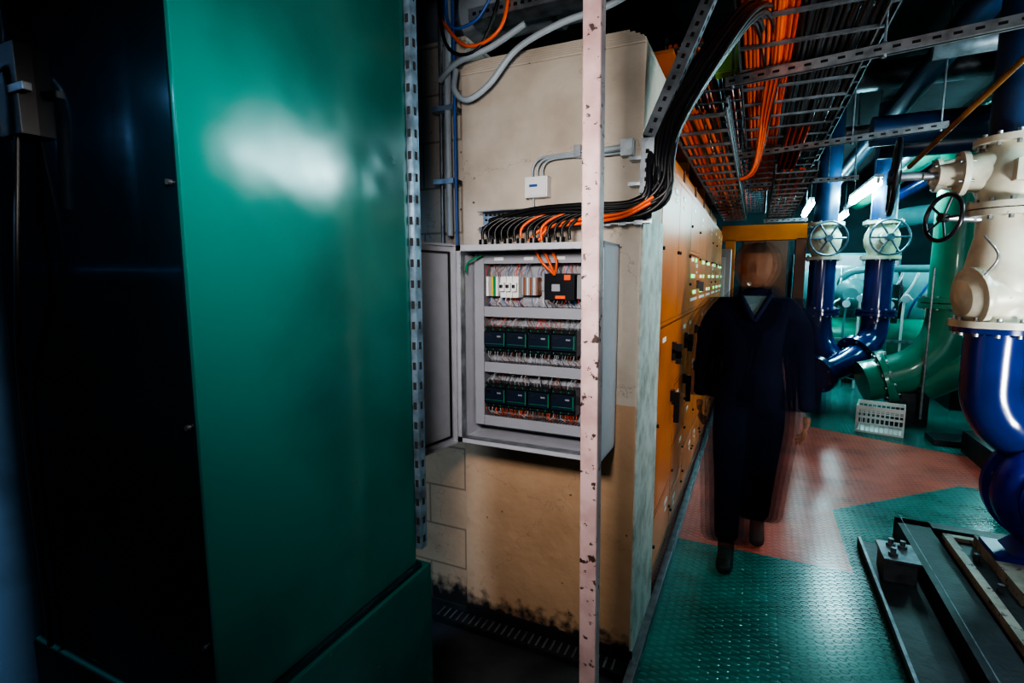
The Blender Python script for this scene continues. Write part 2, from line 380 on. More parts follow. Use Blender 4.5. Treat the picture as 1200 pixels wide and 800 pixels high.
o.bb((-0.9,7.05,0.9),(-0.30,7.3,1.95),'boxgrey'); o.bb((-0.8,7.04,1.0),(-0.36,7.05,1.85),'white')
o.bb((-0.85,7.1,0),(-0.35,7.3,0.9),'galvdk')
o.done(0.004)
o = Obj('starter_cubicle')
o.bb((-0.25,9.4,0),(0.45,9.9,2.3),'darksteel'); o.bb((-0.22,9.38,0.1),(0.08,9.4,2.2),'orangedk'); o.bb((0.11,9.38,0.1),(0.42,9.4,2.2),'orangedk')
for zz in (1.3,1.5,1.7): o.cyl((-0.1,9.37,zz),(-0.1,9.39,zz),0.03,'ledwhite')
o.done(0.004)

# ---------------------------------------------------------------- green cabinet
o = Obj('green_steel_cabinet')
GX, GY0, GY1 = -0.83, 0.545, 1.14
o.bb((-1.43,GY0,0.80),(GX,GY1,3.3),'green')
o.bb((-1.43,GY0-0.003,0.80),(GX-0.008,GY0,3.3),'greenshade_trim')  # thin sheet painting shade onto the cabinet's unlit side
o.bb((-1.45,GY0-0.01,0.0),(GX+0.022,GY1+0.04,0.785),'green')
o.bb((-1.45,GY0-0.014,0.0),(GX+0.018,GY0-0.01,0.78),'greenshade_trim')
o.bb((-1.44,GY0-0.005,0.785),(GX+0.012,GY1+0.01,0.80),'greenshade_trim')
for zz in (0.95,1.35,1.75,2.15): o.cyl((GX-0.02,GY0-0.01,zz),(GX-0.02,GY0,zz),0.005,'darksteel',seg=8)
o.bb((-1.30,GY0-0.03,1.86),(-1.22,GY0,2.02),'black')
o.tube([(-1.26,GY0-0.04,1.98),(-1.28,GY0-0.07,1.93),(-1.30,GY0-0.07,1.74)],0.012,'galvdk')
o.bb((-1.25,GY0-0.035,1.93),(-1.19,GY0-0.02,1.945),'galvdk')
o.tube([(-1.38,GY0-0.02,3.2),(-1.38,GY0-0.02,2.1),(-1.36,GY0-0.03,1.9),(-1.30,GY0-0.03,1.88)],0.010,'galvdk',8)
o.tube([(-1.26,GY0-0.02,1.86),(-1.27,GY0-0.04,1.6),(-1.36,GY0-0.02,1.35),(-1.36,GY0-0.02,0.8)],0.006,'black',8)
o.done(0.006)
o = Obj('slotted_steel_upright')
o.strut((GX+0.005,1.160,0.84),(GX+0.005,1.160,3.3),0.020,0.028,'galvblue',up=(0,1,0),pitch=0.055,face='both',hl=0.02,hw=0.010)
o.done()
o = Obj('grey_riser_pipe')
o.cyl((-2.05,0.75,0),(-2.05,0.75,3.6),0.13,'riserpaint'); o.flange((-2.05,0.75,1.9),(-2.05,0.75,1.93),0.17,'riserpaint')
o.done()
o = Obj('corrugated_hose')
pts = [(-1.75,0.5,2.6),(-1.6,0.45,2.0),(-1.64,0.45,1.4),(-1.55,0.42,0.7),(-1.2,0.35,0.1),(-0.9,0.1,0.04)]
o.tube(pts,0.018,'black')
for i in range(14):
    p_ = V(pts[4]).lerp(V(pts[5]), i/14); o.torus(p_,V(pts[5])-V(pts[4]),0.019,0.003,'blackgloss',16,6)
o.done()
o = Obj('side_pipe_bank')
for i in range(6):
    o.tube([(-3.6,-2.2+i*0.42,0.0),(-3.6,-2.2+i*0.42,3.6)],0.05+0.03*(i % 3),('galv','blue','teal')[i % 3],16)
o.tube([(-3.4,-2.8,1.6),(-3.4,1.5,1.6)],0.08,'blue',16)
o.done()

o = Obj('pink_square_post')
o.obox((-0.392,1.40,0.0),(-0.432,1.40,3.7),0.050,0.048,'pink',up=(0,1,0))
o.bb((-0.46,1.33,0),(-0.32,1.47,0.012),'pink')
o.done(0.004)

# ---------------------------------------------------------------- control enclosure
o = Obj('control_panel_enclosure')
bx0, bx1, bz0, bz1, byf, byb = -1.072, -0.478, 0.935, 1.725, 1.78, 1.99
t = 0.012
o.bb((bx0,byb-t,bz0),(bx1,byb,bz1),'boxgrey')
o.bb((bx0,byf,bz0),(bx0+t,byb,bz1),'boxgrey'); o.bb((bx1-t,byf,bz0),(bx1,byb,bz1),'boxgrey')
o.bb((bx0,byf,bz0),(bx1,byb,bz0+t),'boxgrey'); o.bb((bx0,byf,bz1-t),(bx1,byb,bz1),'boxgrey')
f = 0.022
for a, b in (((bx0,byf-0.004,bz0),(bx0+f,byf+0.004,bz1)),((bx1-f,byf-0.004,bz0),(bx1,byf+0.004,bz1)),
             ((bx0,byf-0.004,bz0),(bx1,byf+0.004,bz0+f)),((bx0,byf-0.004,bz1-f),(bx1,byf+0.004,bz1))): o.bb(a, b, 'boxgrey')
for a, b in (((bx0+f,byf-0.010,bz0+f),(bx0+f+0.003,byf+0.02,bz1-f)),((bx1-f-0.003,byf-0.010,bz0+f),(bx1-f,byf+0.02,bz1-f)),
             ((bx0+f,byf-0.010,bz0+f),(bx1-f,byf+0.02,bz0+f+0.003)),((bx0+f,byf-0.010,bz1-f-0.003),(bx1-f,byf+0.02,bz1-f))): o.bb(a, b, 'galv')
py = 1.955
o.bb((bx0+0.03,py,bz0+0.03),(bx1-0.03,py+0.004,bz1-0.03),'platewhite')
def duct(a, b, horiz=True):
    """slotted wiring duct"""
    o.bb(a, b, 'duct')
    if horiz:
        n = int((b[0]-a[0])/0.0125)
        for i in range(n):
            x = a[0]+(i+0.5)*0.0125
            o.bb((x-0.002,a[1]+0.006,a[2]-0.0006),(x+0.002,b[1]-0.01,b[2]+0.0006),'hole')
    o.bb((a[0],a[1]-0.004,a[2]-0.001),(b[0],a[1],b[2]+0.001),'ductlid')
for zc in (1.676,1.462,1.232,1.005): duct((-1.008,1.895,zc-0.020),(-0.545,py,zc+0.020))
duct((-1.052,1.895,0.985),(-1.010,py,1.696),False); duct((-0.543,1.895,0.985),(-0.505,py,1.696),False)
for zc in (1.565,1.347,1.117):
    o.bb((-1.005,1.945,zc-0.0175),(-0.55,1.95,zc+0.0175),'galv')
def plc(zc, xs):
    for i, (a, w, style) in enumerate(xs):
        o.bb((a,1.885,zc-0.052),(a+w-0.002,1.945,zc+0.052),'blackgloss')
        o.bb((a+0.002,1.870,zc-0.030),(a+w-0.004,1.886,zc+0.032),'modblue')
        o.bb((a+0.006,1.8685,zc-0.018),(a+w-0.012,1.870,zc-0.0160),'modgreen')
        o.bb((a+0.004,1.878,zc+0.034),(a+w-0.007,1.886,zc+0.048),'hole')
        n = int(w/0.008)
        for k in range(n-1):
            for zz in (zc+0.041, zc-0.041):
                o.bb((a+0.006+k*0.008,1.876,zz-0.003),(a+0.010+k*0.008,1.879,zz+0.003),'modgreen' if k % 4 == 0 else 'darksteel')
        o.bb((a+w-0.010,1.8685,zc-0.024),(a+w-0.006,1.8705,zc+0.028),'modgreen'); o.bb((a+w-0.040,1.8685,zc+0.010),(a+w-0.022,1.870,zc+0.017),'duct')
        o.bb((a+0.010,1.8685,zc+0.012),(a+0.03,1.870,zc+0.022),'darksteel')
plc(1.350, [(-1.0,0.10,1),(-0.90,0.095,1),(-0.803,0.095,1),(-0.706,0.10,1)])
plc(1.117, [(-1.0,0.10,1),(-0.90,0.095,1),(-0.803,0.095,1),(-0.706,0.10,1)])
for i in range(5): o.bb((-1.003+i*0.011,1.90,1.525),(-0.993+i*0.011,1.945,1.605),('white','platewhite','yellow','modgreen','white')[i])
for i in range(3):
    a = -0.935+i*0.027
    o.bb((a,1.895,1.52),(a+0.025,1.945,1.605),'white'); o.bb((a+0.003,1.88,1.545),(a+0.022,1.896,1.58),'white'); o.bb((a+0.008,1.868,1.56),(a+0.017,1.882,1.572),'black')
for i in range(10): o.bb((-0.845+i*0.007,1.905,1.53),(-0.8395+i*0.007,1.945,1.60),('platewhite','brown','duct','white')[i % 4])
o.bb((-0.735,1.87,1.515),(-0.615,1.945,1.615),'blackgloss')
o.bb((-0.705,1.868,1.548),(-0.672,1.871,1.575),'ductlid'); o.bb((-0.655,1.866,1.59),(-0.63,1.872,1.61),'orangecable'); o.bb((-0.69,1.866,1.52),(-0.65,1.872,1.532),'orangecable')
o.bb((-0.61,1.885,1.52),(-0.56,1.945,1.61),'duct')
for i in range(3): o.bb((-0.96+i*0.13,1.889,1.668),(-0.92+i*0.13,1.8912,1.680),'white')
R = random.Random(3)
def wires(zduct, zmod, n, cols, x0=-0.995, x1=-0.60, dz=0.0):
    for i in range(n):
        x = x0+(x1-x0)*(i+R.random())/n; x2 = x+R.uniform(-0.02, 0.02)
        o.tube([(x2,1.915,zduct),(x2,1.89+R.uniform(-.01,.008),(zduct*0.65+zmod*0.35)),(x,1.882+R.uniform(-.006,.004),(zduct*.3+zmod*.7)),(x,1.885,zmod)],0.0014,R.choice(cols),5,3)
W1 = ['redcable','greycable','duct','brown','duct']; W2 = ['greycable','white','bluecable','duct','brown','redcable','black']
wires(1.655,1.605,30,W2); wires(1.482,1.52,34,W2); wires(1.442,1.400,36,W1); wires(1.252,1.300,34,['greycable','duct','greycable','brown'])
wires(1.212,1.168,34,['greycable','duct','brown','black']); wires(1.024,1.066,44,['brown','redcable','greycable','brown','orangecable'])
for i in range(7): o.cyl((-1.0+i*0.055,1.87,bz1),(-1.0+i*0.055,1.87,bz1+0.025),0.016,'black',seg=12)
for i in range(3): o.tube([(-0.78+i*.03,1.87,1.72),(-0.74+i*.03,1.85,1.66),(-0.69,1.86,1.61)],0.005,'orangecable',8)
o.tube([(-1.04,1.80,1.62),(-1.045,1.83,1.66),(-1.0,1.87,1.69)],0.004,'modgreen',6)
for zz in (1.07,1.59): o.cyl((bx0-0.004,byf-0.006,zz-0.03),(bx0-0.004,byf-0.006,zz+0.03),0.007,'galv',seg=10)
h = V((bx0-0.008,byf-0.012,0)); d = V((-0.085,-0.57,0)); dn = d.normalized()
p0 = h; p1 = h+d
o.obox(V((p0.x,p0.y,1.33)),V((p1.x,p1.y,1.33)),0.004,0.80,'boxgrey')
inn = V((-dn.y,dn.x,0)); inn = inn if inn.x > 0 else -inn
for zz in (0.937,1.723): o.obox(V((p0.x,p0.y,zz))+inn*0.008,V((p1.x,p1.y,zz))+inn*0.008,0.018,0.006,'boxgrey')
for q in (p0+dn*0.004,p1-dn*0.004): o.obox(V((q.x,q.y,0.935))+inn*0.008,V((q.x,q.y,1.725))+inn*0.008,0.018,0.006,'boxgrey',up=tuple(dn))
for zz in (0.965,1.695): o.obox(V((p0.x,p0.y,zz))+inn*0.006+dn*0.03,V((p1.x,p1.y,zz))+inn*0.006-dn*0.03,0.006,0.008,'black')
for q in (p0+dn*0.03,p1-dn*0.03): o.obox(V((q.x,q.y,0.962))+inn*0.006,V((q.x,q.y,1.698))+inn*0.006,0.006,0.008,'black',up=tuple(dn))
o.done(0.0012)

# ---------------------------------------------------------------- tray and cables over the enclosure
o = Obj('slotted_cable_tray')
o.bb((-1.06,1.985,1.80),(-0.36,1.992,1.87),'galv')
for zz in (1.798,1.87): o.bb((-1.06,1.93,zz-0.002),(-0.36,1.99,zz+0.002),'galv')
for i in range(34):
    for zz in (1.815,1.84,1.86): o.bb((-1.05+i*0.02,1.983,zz-0.004),(-1.04+i*0.02,1.9855,zz+0.004),'hole')
for i in range(12): o.bb((-1.05+i*0.058,1.928,1.79),(-1.02+i*0.058,1.931,1.806),'galvdk')
o.done()
o = Obj('black_cable_bundle')
path = [(-0.98,1.93,1.80),(-0.8,1.93,1.835),(-0.6,1.93,1.84),(-0.42,1.93,1.845),(-0.335,1.93,1.90),(-0.325,1.945,2.02),(-0.30,2.0,2.16),(-0.20,2.12,2.38),(-0.10,2.28,2.58),(-0.03,2.6,2.70),(0.0,3.2,2.71)]
o.bundle(path,46,(0.045,0.024,0.03),0.0085,['black','black','black','black','blackgloss'],wob=0.008,seed=4)
for i in range(14):
    x = -1.0+i*0.028; o.tube([(x+0.12,1.925,1.84),(x+0.05,1.90,1.83),(x,1.875,1.79),(x,1.87,1.74)],0.006,'orangecable' if i in (6,9) else 'black',7,5)
o.tube([(-0.35,1.90,1.86),(-0.45,1.89,1.815),(-0.6,1.895,1.80),(-0.75,1.89,1.785),(-0.80,1.87,1.74)],0.0065,'orangecable',8)
o.tube([(-0.34,1.90,1.88),(-0.44,1.89,1.83),(-0.6,1.89,1.815),(-0.72,1.885,1.79),(-0.76,1.87,1.74)],0.0065,'orangecable',8)
o.done()
o = Obj('slotted_support_bracket')
o.strut((-0.375,1.955,1.90),(-0.372,1.955,2.09),0.045,0.045,'galvdk',up=(0,1,0),face='both',pitch=0.032,hl=0.014,hw=0.012)
o.strut((-0.372,1.955,2.09),(-0.17,2.10,2.66),0.045,0.045,'galvdk',up=(0,1,0),face='both',pitch=0.04,hl=0.016,hw=0.012)
o.obox((-0.20,2.08,2.6),(-0.17,2.10,3.6),0.04,0.04,'galvdk',up=(0,1,0))
for zz in (1.93,2.02): o.bb((-0.44,1.94,zz),(-0.30,1.985,zz+0.012),'galv')
o.done()
o = Obj('junction_box')
o.bb((-0.855,1.955,1.915),(-0.76,2.0,1.995),'white'); o.bb((-0.85,1.951,1.92),(-0.765,1.956,1.99),'white')
o.bb((-0.835,1.9495,1.955),(-0.80,1.951,1.965),'bluecable')
for k in range(3):
    x = -0.83+k*0.022
    o.tube([(x,1.975,1.99),(x,1.975,2.03),(x+0.03,1.975,2.065-k*0.004),(x+0.12,1.975,2.073-k*0.006),(-0.60,1.975,2.078-k*0.012),(-0.47,1.975,2.08-k*0.012)],0.005,'greycable',8)
o.tube([(-0.62,1.975,2.07),(-0.47,1.975,2.075)],0.012,'greycable'); o.bb((-0.475,1.95,2.04),(-0.43,2.0,2.10),'galv')
o.bb((-0.655,1.96,2.055),(-0.63,2.0,2.10),'galv')
o.tube([(-0.83,1.985,1.92),(-0.83,1.985,1.88)],0.004,'greycable',8)
o.done(0.002)

o = Obj('conduit_run')
o.tube([(-1.22,1.98,1.78),(-1.225,1.98,2.25),(-1.22,1.98,2.60),(-1.2,1.98,3.6)],0.014,'greycable')
o.tube([(-1.27,2.0,1.75),(-1.27,2.0,3.6)],0.009,'galvdk')
o.tube([(-1.18,1.97,1.70),(-1.185,1.97,2.3),(-1.19,1.97,3.2)],0.006,'bluecable')
for z_ in (2.0,2.3): o.bb((-1.29,1.96,z_),(-1.19,2.045,z_+0.02),'galv')
o.tube([(-1.17,1.96,2.45),(-1.16,1.93,2.36),(-1.10,1.93,2.315),(-1.00,1.93,2.36),(-0.88,1.93,2.47),(-0.70,1.93,2.53),(-0.5,1.93,2.56),(-0.3,1.95,2.66),(-0.2,2.0,2.75)],0.012,'greycable')
o.tube([(-1.24,1.95,2.66),(-1.1,1.93,2.52),(-0.95,1.93,2.56),(-0.9,1.93,2.75)],0.007,'orangecable')
o.tube([(-1.25,1.95,2.9),(-1.2,1.93,2.55),(-1.05,1.93,2.50),(-0.95,1.93,2.7),(-0.93,1.93,3.0)],0.007,'black')
o.tube([(-1.20,1.94,2.9),(-1.18,1.92,2.62),(-1.06,1.92,2.60),(-0.98,1.92,2.68)],0.006,'bluecable')
o.tube([(-1.25,1.96,2.42),(-1.15,1.94,2.47),(-1.0,1.94,2.50),(-0.85,1.94,2.56)],0.012,'greycable')
o.done()
o = Obj('overhead_insulated_pipe')
o.tube([(-3.0,2.27,2.78),(-0.7,2.27,2.80)],0.11,'greycable',24)
for x in (-1.3,-0.85): o.cyl((x,2.27,2.79),(x+0.03,2.27,2.79),0.117,'galv')
o.done()
o = Obj('perforated_cable_tray')
o.bb((-1.1,1.95,2.62),(-0.25,2.05,2.63),'galvdk'); o.bb((-1.1,1.945,2.62),(-0.25,1.95,2.665),'galv')
for i in range(28): o.bb((-1.08+i*0.03,1.943,2.636),(-1.065+i*0.03,1.9455,2.648),'hole')
for i in range(5): o.tube([(-1.1,1.97+i*.018,2.645),(-0.6,1.965+i*.018,2.65),(-0.25,1.97+i*.018,2.65)],0.008,'black',8)
o.done()

# ---------------------------------------------------------------- overhead ladders and cables down the corridor
def ladder(name, x0, x1, y0, y1, zz, cable_sets, dy=0.3, rail='galvdk'):
    o = Obj(name)
    for x in (x0, x1):
        o.bb((x-0.004,y0,zz-0.02),(x+0.004,y1,zz+0.06),rail)
        o.bb((x-0.012,y0,zz+0.055),(x+0.012,y1,zz+0.06),rail)
        n = int((y1-y0)/0.09)
        for i in range(n): o.bb((x-0.006,y0+i*0.09,zz+0.012),(x+0.006,y0+i*0.09+0.03,zz+0.028),'hole')
    y = y0
    while y < y1: o.bb((x0,y,zz-0.02),(x1,y+0.025,zz-0.008),rail); y += dy
    for (a, b, n, r, mats, lay) in cable_sets:
        for i in range(n):
            for k in range(lay):
                x = a+(b-a)*(i+0.5)/n
                P = [(x+R.uniform(-.012,.012),y0+(y1-y0)*q/6,zz+0.002+k*r*1.8+R.uniform(-.004,.008)) for q in range(7)]
                o.tube(P,r,R.choice(mats),6,3)
    return o.done()
ladder('cable_ladder',-0.13,0.42,0.4,7.4,2.68,[(-0.11,0.10,13,0.009,['orangecable','redcable','orangecable','orangecable'],2),(0.11,0.41,17,0.010,['black','black','black','blackgloss','black'],2)])
ladder('cable_ladder',-0.42,-0.16,2.6,7.4,2.34,[(-0.40,-0.18,12,0.009,['orangecable','redcable','black','orangecable','black'],1)],0.28,'galvdk')
ladder('cable_ladder',0.10,0.40,4.9,8.6,2.46,[(0.12,0.38,12,0.012,['black','black','redcable','black'],1)],0.3,'galvdk')
ladder('cable_ladder',0.20,0.58,0.6,13.0,2.98,[(0.22,0.56,14,0.012,['black','black','black','redcable'],1)],0.3,'galvdk')
ladder('cable_ladder',-0.6,0.12,3.6,13.0,3.05,[(-0.58,0.10,22,0.014,['orangecable','black','redcable','black'],1)],0.3,'galvdk')
o = Obj('hanging_cable_loops')
for i in range(9):
    o.tube([(0.0+i*.008,3.2,2.69),(-0.02+i*.006,3.7,2.62),(-0.05,4.2+i*.03,2.42-i*.004),(-0.12-i*.012,4.35+i*.02,2.34),(-0.3,4.4+i*.03,2.35)],0.009,['orangecable','redcable','black'][i % 3],7,5)
for i in range(8):
    o.tube([(0.15+i*.02,4.4,2.69),(0.12+i*.02,5.0,2.6),(0.1+i*.02,5.4,2.5),(0.15+i*.03,6.0,2.48)],0.010,['black','redcable'][i % 2],7,4)
o.done()

def trapeze(name, p0, p1, rods):
    o = Obj(name); p0, p1 = V(p0), V(p1)
    o.strut(p0, p1, 0.045, 0.045, 'galv', face='side', pitch=0.07, hl=0.03, hw=0.012)
    o.obox(p0, p1, 0.012, 0.002, 'hole', off=(0, -0.0228))
    for q in rods:
        p = p0.lerp(p1, q); o.cyl(p, (p.x, p.y, 3.7), 0.006, 'galv', seg=8); o.cyl(p-V((0,0,.035)), p+V((0,0,.035)), 0.011, 'galvdk', seg=6)
    return o.done()
trapeze('strut_channel',(-0.20,3.14,2.63),(1.30,2.83,2.63),(0.02,0.45,0.9))
trapeze('strut_channel',(-0.20,4.92,2.61),(1.11,4.51,2.61),(0.02,0.6,0.97))
trapeze('strut_channel',(-0.45,6.6,2.62),(0.9,6.5,2.62),(0.03,0.8,0.97))
trapeze('strut_channel',(0.05,8.4,2.40),(0.6,8.4,2.40),(0.03,0.95))

# overhead pipework
def pipe(name, pts, r, mat, flanges=(), straight=False, seg=20):
    o = Obj(name); o.tube(pts, r, mat, seg, 6, straight)
    for p, a in flanges:
        p, a = V(p), V(a).normalized(); o.flange(p-a*0.02, p+a*0.02, r*1.45, mat)
    return o.done()
pipe('overhead_blue_pipe',[(0.75,5.0,2.72),(5.9,5.0,2.72)],0.11,'darkblue',[((1.5,5.0,2.72),(1,0,0)),((2.6,5.0,2.72),(1,0,0))])
pipe('overhead_blue_pipe',[(1.10,0.5,3.15),(1.10,13.5,3.15)],0.09,'darkblue')
pipe('overhead_green_pipe',[(1.9,1.5,3.2),(1.9,13.5,3.2)],0.16,'greenpipe')
pipe('overhead_grey_pipe',[(-0.5,6.3,3.53),(5.9,6.3,3.53)],0.13,'galvdk')
pipe('overhead_grey_pipe',[(0.65,5.6,2.87),(5.9,5.6,2.87)],0.05,'galv')
pipe('overhead_blue_pipe',[(1.0,6.2,2.84),(5.9,6.2,2.84)],0.11,'darkblue')
pipe('overhead_grey_pipe',[(1.6,1.5,3.05),(1.6,13.0,3.05)],0.045,'galv')
pipe('overhead_blue_pipe',[(2.3,3.0,3.10),(2.3,13.0,3.10)],0.10,'blue')
pipe('brown_control_rod',[(0.81,4.0,2.27),(1.05,2.7,2.62)],0.014,'brass')
pipe('overhead_grey_pipe',[(0.85,3.9,2.9),(3.9,3.6,2.9)],0.06,'galvdk')

# ---------------------------------------------------------------- rising blue pipes with cream valves
def riser(name, x, y, foot, zv=2.06):
    o = Obj(name)
    o.tube([(x,y,3.65),(x,y,zv+0.22)],0.135,'darkblue',24)
    o.tube(foot,0.15,'blue',24,8)
    o.flange((x,y,zv+0.18),(x,y,zv+0.22),0.21,'cream'); o.flange((x,y,zv-0.24),(x,y,zv-0.20),0.21,'cream')
    o.lathe((x,y,zv-0.2),(0,0,1),[(0,.13),(.06,.15),(.12,.18),(.2,.19),(.27,.18),(.33,.15),(.38,.13)],'cream')
    o.cyl((x,y,zv),(x,y-0.30,zv),0.07,'cream'); o.flange((x,y-0.2,zv),(x,y-0.22,zv),0.10,'cream',6)
    o.cyl((x,y-0.3,zv),(x,y-0.46,zv),0.025,'galv')
    o.wheel((x,y-0.44,zv),(0.15,-1,0.05),0.20,'galvblue',0.012,6)
    zf = 1.15
    o.flange((x,y,zf-0.02),(x,y,zf+0.02),0.22,'blue'); o.flange((x,y,zf+0.03),(x,y,zf+0.06),0.22,'blue')
    return o
o = riser('blue_riser_pipe',0.75,7.7,[(0.75,7.7,1.85),(0.75,7.7,1.3),(0.75,7.7,1.0),(0.81,7.62,0.72),(0.98,7.5,0.55),(1.2,7.4,0.50)])
o.flange((0.93,7.52,0.60),(0.97,7.50,0.56),0.23,'blue')
o.cyl((0.78,7.66,0),(0.78,7.66,0.7),0.06,'darksteel')
o.done()
o = riser('blue_riser_pipe',1.36,7.75,[(1.36,7.75,1.85),(1.36,7.75,1.3),(1.36,7.75,1.0),(1.28,7.65,0.78),(1.08,7.35,0.62),(0.85,7.15,0.5),(0.72,7.05,0.47)])
o.flange((1.18,7.53,0.70),(1.14,7.49,0.67),0.23,'blue'); o.flange((0.74,7.07,0.48),(0.70,7.03,0.46),0.23,'blue')
o.done()

o = Obj('green_elbow_pipe')
o.tube([(1.90,6.95,3.15),(1.90,6.95,1.6),(1.90,6.95,1.15),(1.82,6.97,0.83),(1.62,7.0,0.60),(1.35,7.03,0.48),(1.15,7.0,0.42)],0.23,'greenpipe',32,8)
o.flange((1.90,6.95,1.28),(1.90,6.95,1.33),0.31,'greenpipe',12); o.flange((1.90,6.95,1.34),(1.90,6.95,1.39),0.31,'greenpipe',12)
o.flange((1.44,7.02,0.51),(1.39,7.03,0.49),0.31,'greenpipe',12); o.flange((1.38,7.03,0.485),(1.33,7.03,0.47),0.31,'greenpipe',12)
o.tube([(2.9,6.6,0.75),(2.35,6.75,0.72),(2.0,6.9,0.65),(1.7,7.0,0.45)],0.20,'greenpipe',28,6)
o.bb((1.5,6.85,0),(1.75,7.15,0.35),'darksteel')
o.tube([(1.66,6.75,0.1),(1.64,6.67,1.2),(1.64,6.67,1.7)],0.012,'galv')
o.done()

# chiller plant in the background
o = Obj('chiller_unit')
o.cyl((0.9,10.2,1.25),(4.6,10.2,1.25),0.55,'teal',seg=40)
for x in (0.82,0.94): o.flange((x,10.2,1.25),(x+0.07,10.2,1.25),0.62,'teal',16)
o.lathe((0.82,10.2,1.25),(-1,0,0),[(0,.5),(.08,.46),(.14,.32),(.17,.1)],'teal')
o.cyl((1.0,9.6,0.62),(4.6,9.6,0.62),0.36,'greenpipe',seg=32); o.flange((0.95,9.6,0.62),(1.0,9.6,0.62),0.42,'teal',12)
for x in (1.3,2.2,3.2): o.bb((x,9.3,0),(x+0.12,10.6,0.75),'darksteel')
o.tube([(1.7,9.9,1.8),(1.7,9.8,2.3),(2.0,9.7,2.5),(3.0,9.6,2.55)],0.14,'teal'); o.tube([(1.2,9.55,1.3),(1.2,9.4,1.6),(1.5,9.3,1.72),(2.4,9.3,1.72)],0.05,'teal')
for i in range(7): o.tube([(1.0+i*.18,9.55,1.0),(1.0+i*.18,9.35,1.2),(1.15+i*.18,9.3,1.5),(1.2+i*.2,9.6,1.75)],0.018,['galv','white','bluecable','teal'][i % 4],8)
o.bb((1.5,9.05,0.95),(1.85,9.2,1.5),'darksteel'); o.bb((2.2,9.0,0.9),(2.45,9.2,1.15),'yellow')
o.lathe((1.35,9.4,1.35),(-.3,-1,0),[(0,.2),(.1,.24),(.2,.22),(.26,.1)],'teal')
for x in (1.6,2.0,2.6,3.2): o.torus((x,10.2,1.25),(1,0,0),0.555,0.02,'darksteel')
o.done()
o = Obj('condenser_pump')
o.lathe((2.55,8.3,0.75),(-0.2,-1,0),[(0,.1),(.05,.34),(.15,.38),(.28,.36),(.33,.2),(.4,.2)],'pumpblue'); o.flange((2.47,7.9,0.75),(2.465,7.86,0.75),0.24,'pumpblue')
o.cyl((2.55,8.3,0.75),(2.6,8.9,0.75),0.22,'teal'); o.bb((2.2,7.85,0),(3.0,8.9,0.3),'darksteel')
o.tube([(2.5,8.1,1.1),(2.5,8.1,2.0),(2.5,8.2,2.8)],0.12,'cream')
o.wheel((2.3,7.9,1.6),(-1,-0.8,0),0.16,'blackgloss'); o.cyl((2.5,8.1,1.6),(2.3,7.9,1.6),0.03,'galv')
o.done()
o = Obj('instrument_rack')
for i in range(6):
    x = 1.0+i*0.17; o.tube([(x,8.75,0.02),(x,8.75,1.1+0.08*(i % 3)),(x+0.1,8.8,1.3)],0.016,['galv','teal','white'][i % 3],8)
    o.lathe((x,8.71,1.15+0.08*(i % 3)),(0,-1,0),[(0,.05),(.04,.05)],'greycable',16)
o.bb((0.9,8.73,0.7),(2.1,8.77,0.74),'galv')
o.done()
o = Obj('far_switch_panel')
o.bb((0.7,12.8,0),(2.6,13.4,2.1),'teal')
for i in range(3): o.bb((0.75+i*0.62,12.78,0.1),(1.32+i*0.62,12.8,2.05),'boxgrey')
o.done(0.004)

# ---------------------------------------------------------------- plastic crate
o = Obj('plastic_crate')
R3 = Matrix.Rotation(math.radians(-12),3,'Z'); C = V((1.25,6.45,0.002))
w, dp, hh = 0.40, 0.32, 0.28
def cb(c, d): o.box(C+R3@V(c), d, 'white', R3)
cb((0,0,0.012),(w-0.02,dp-0.02,0.012))
for zz, th in ((0.01,0.02),(hh-0.02,0.04),(0.10,0.012),(0.16,0.012),(0.21,0.01)):
    for sy in (-1,1): cb((0,sy*dp/2,zz),(w,0.01,th))
    for sx in (-1,1): cb((sx*w/2,0,zz),(0.01,dp,th))
for i in range(11):
    x = -w/2+w*i/10
    for sy in (-1,1): cb((x,sy*dp/2,hh/2),(0.009,0.012,hh))
for i in range(9):
    y = -dp/2+dp*i/8
    for sx in (-1,1): cb((sx*w/2,y,hh/2),(0.012,0.009,hh))
o.done()
o = Obj('floor_plinth_block'); o.bb((1.62,6.1,0),(2.3,6.4,0.06),'darksteel'); o.done(0.004)

# ---------------------------------------------------------------- foreground pump set
o = Obj('pump_skid_frame')
def channel(x0, x1, ya, yb, hgt):
    o.bb((x0,ya,0),(x1,yb,0.012),'darksteel'); o.bb((x0,ya,hgt-0.012),(x1,yb,hgt),'darksteel'); o.bb((x1-0.012,ya,0),(x1,yb,hgt),'darksteel')
    o.bb((x0+0.03,ya,hgt),(x0+0.035,yb,hgt+0.0015),'galvdk')
o.bb((0.63,1.3,0),(0.86,3.56,0.035),'darksteel'); o.bb((0.63,1.3,0.035),(0.645,3.56,0.06),'galvdk')
channel(0.85,1.02,1.3,3.78,0.13)
o.bb((0.85,1.3,0.012),(0.862,3.78,0.118),'darksteel')
o.bb((0.85,3.70,0),(2.2,3.78,0.13),'darksteel'); o.bb((1.9,1.3,0),(2.05,3.78,0.13),'darksteel')
o.bb((0.68,3.12,0.035),(0.82,3.30,0.15),'galvdk'); o.bb((0.67,3.10,0.15),(0.83,3.32,0.165),'galvdk')
for p in ((0.72,3.16),(0.78,3.26),(0.73,3.27)): o.cyl((p[0],p[1],0.165),(p[0],p[1],0.205),0.013,'galvdk',seg=8); o.cyl((p[0],p[1],0.165),(p[0],p[1],0.18),0.022,'galvdk',seg=6)
o.bb((1.03,1.6,0.0),(1.85,3.52,0.15),'skidcream'); o.bb((1.02,1.6,0.15),(1.06,3.54,0.175),'skidcream'); o.bb((1.06,1.6,0.15),(1.84,3.52,0.155),'darksteel')
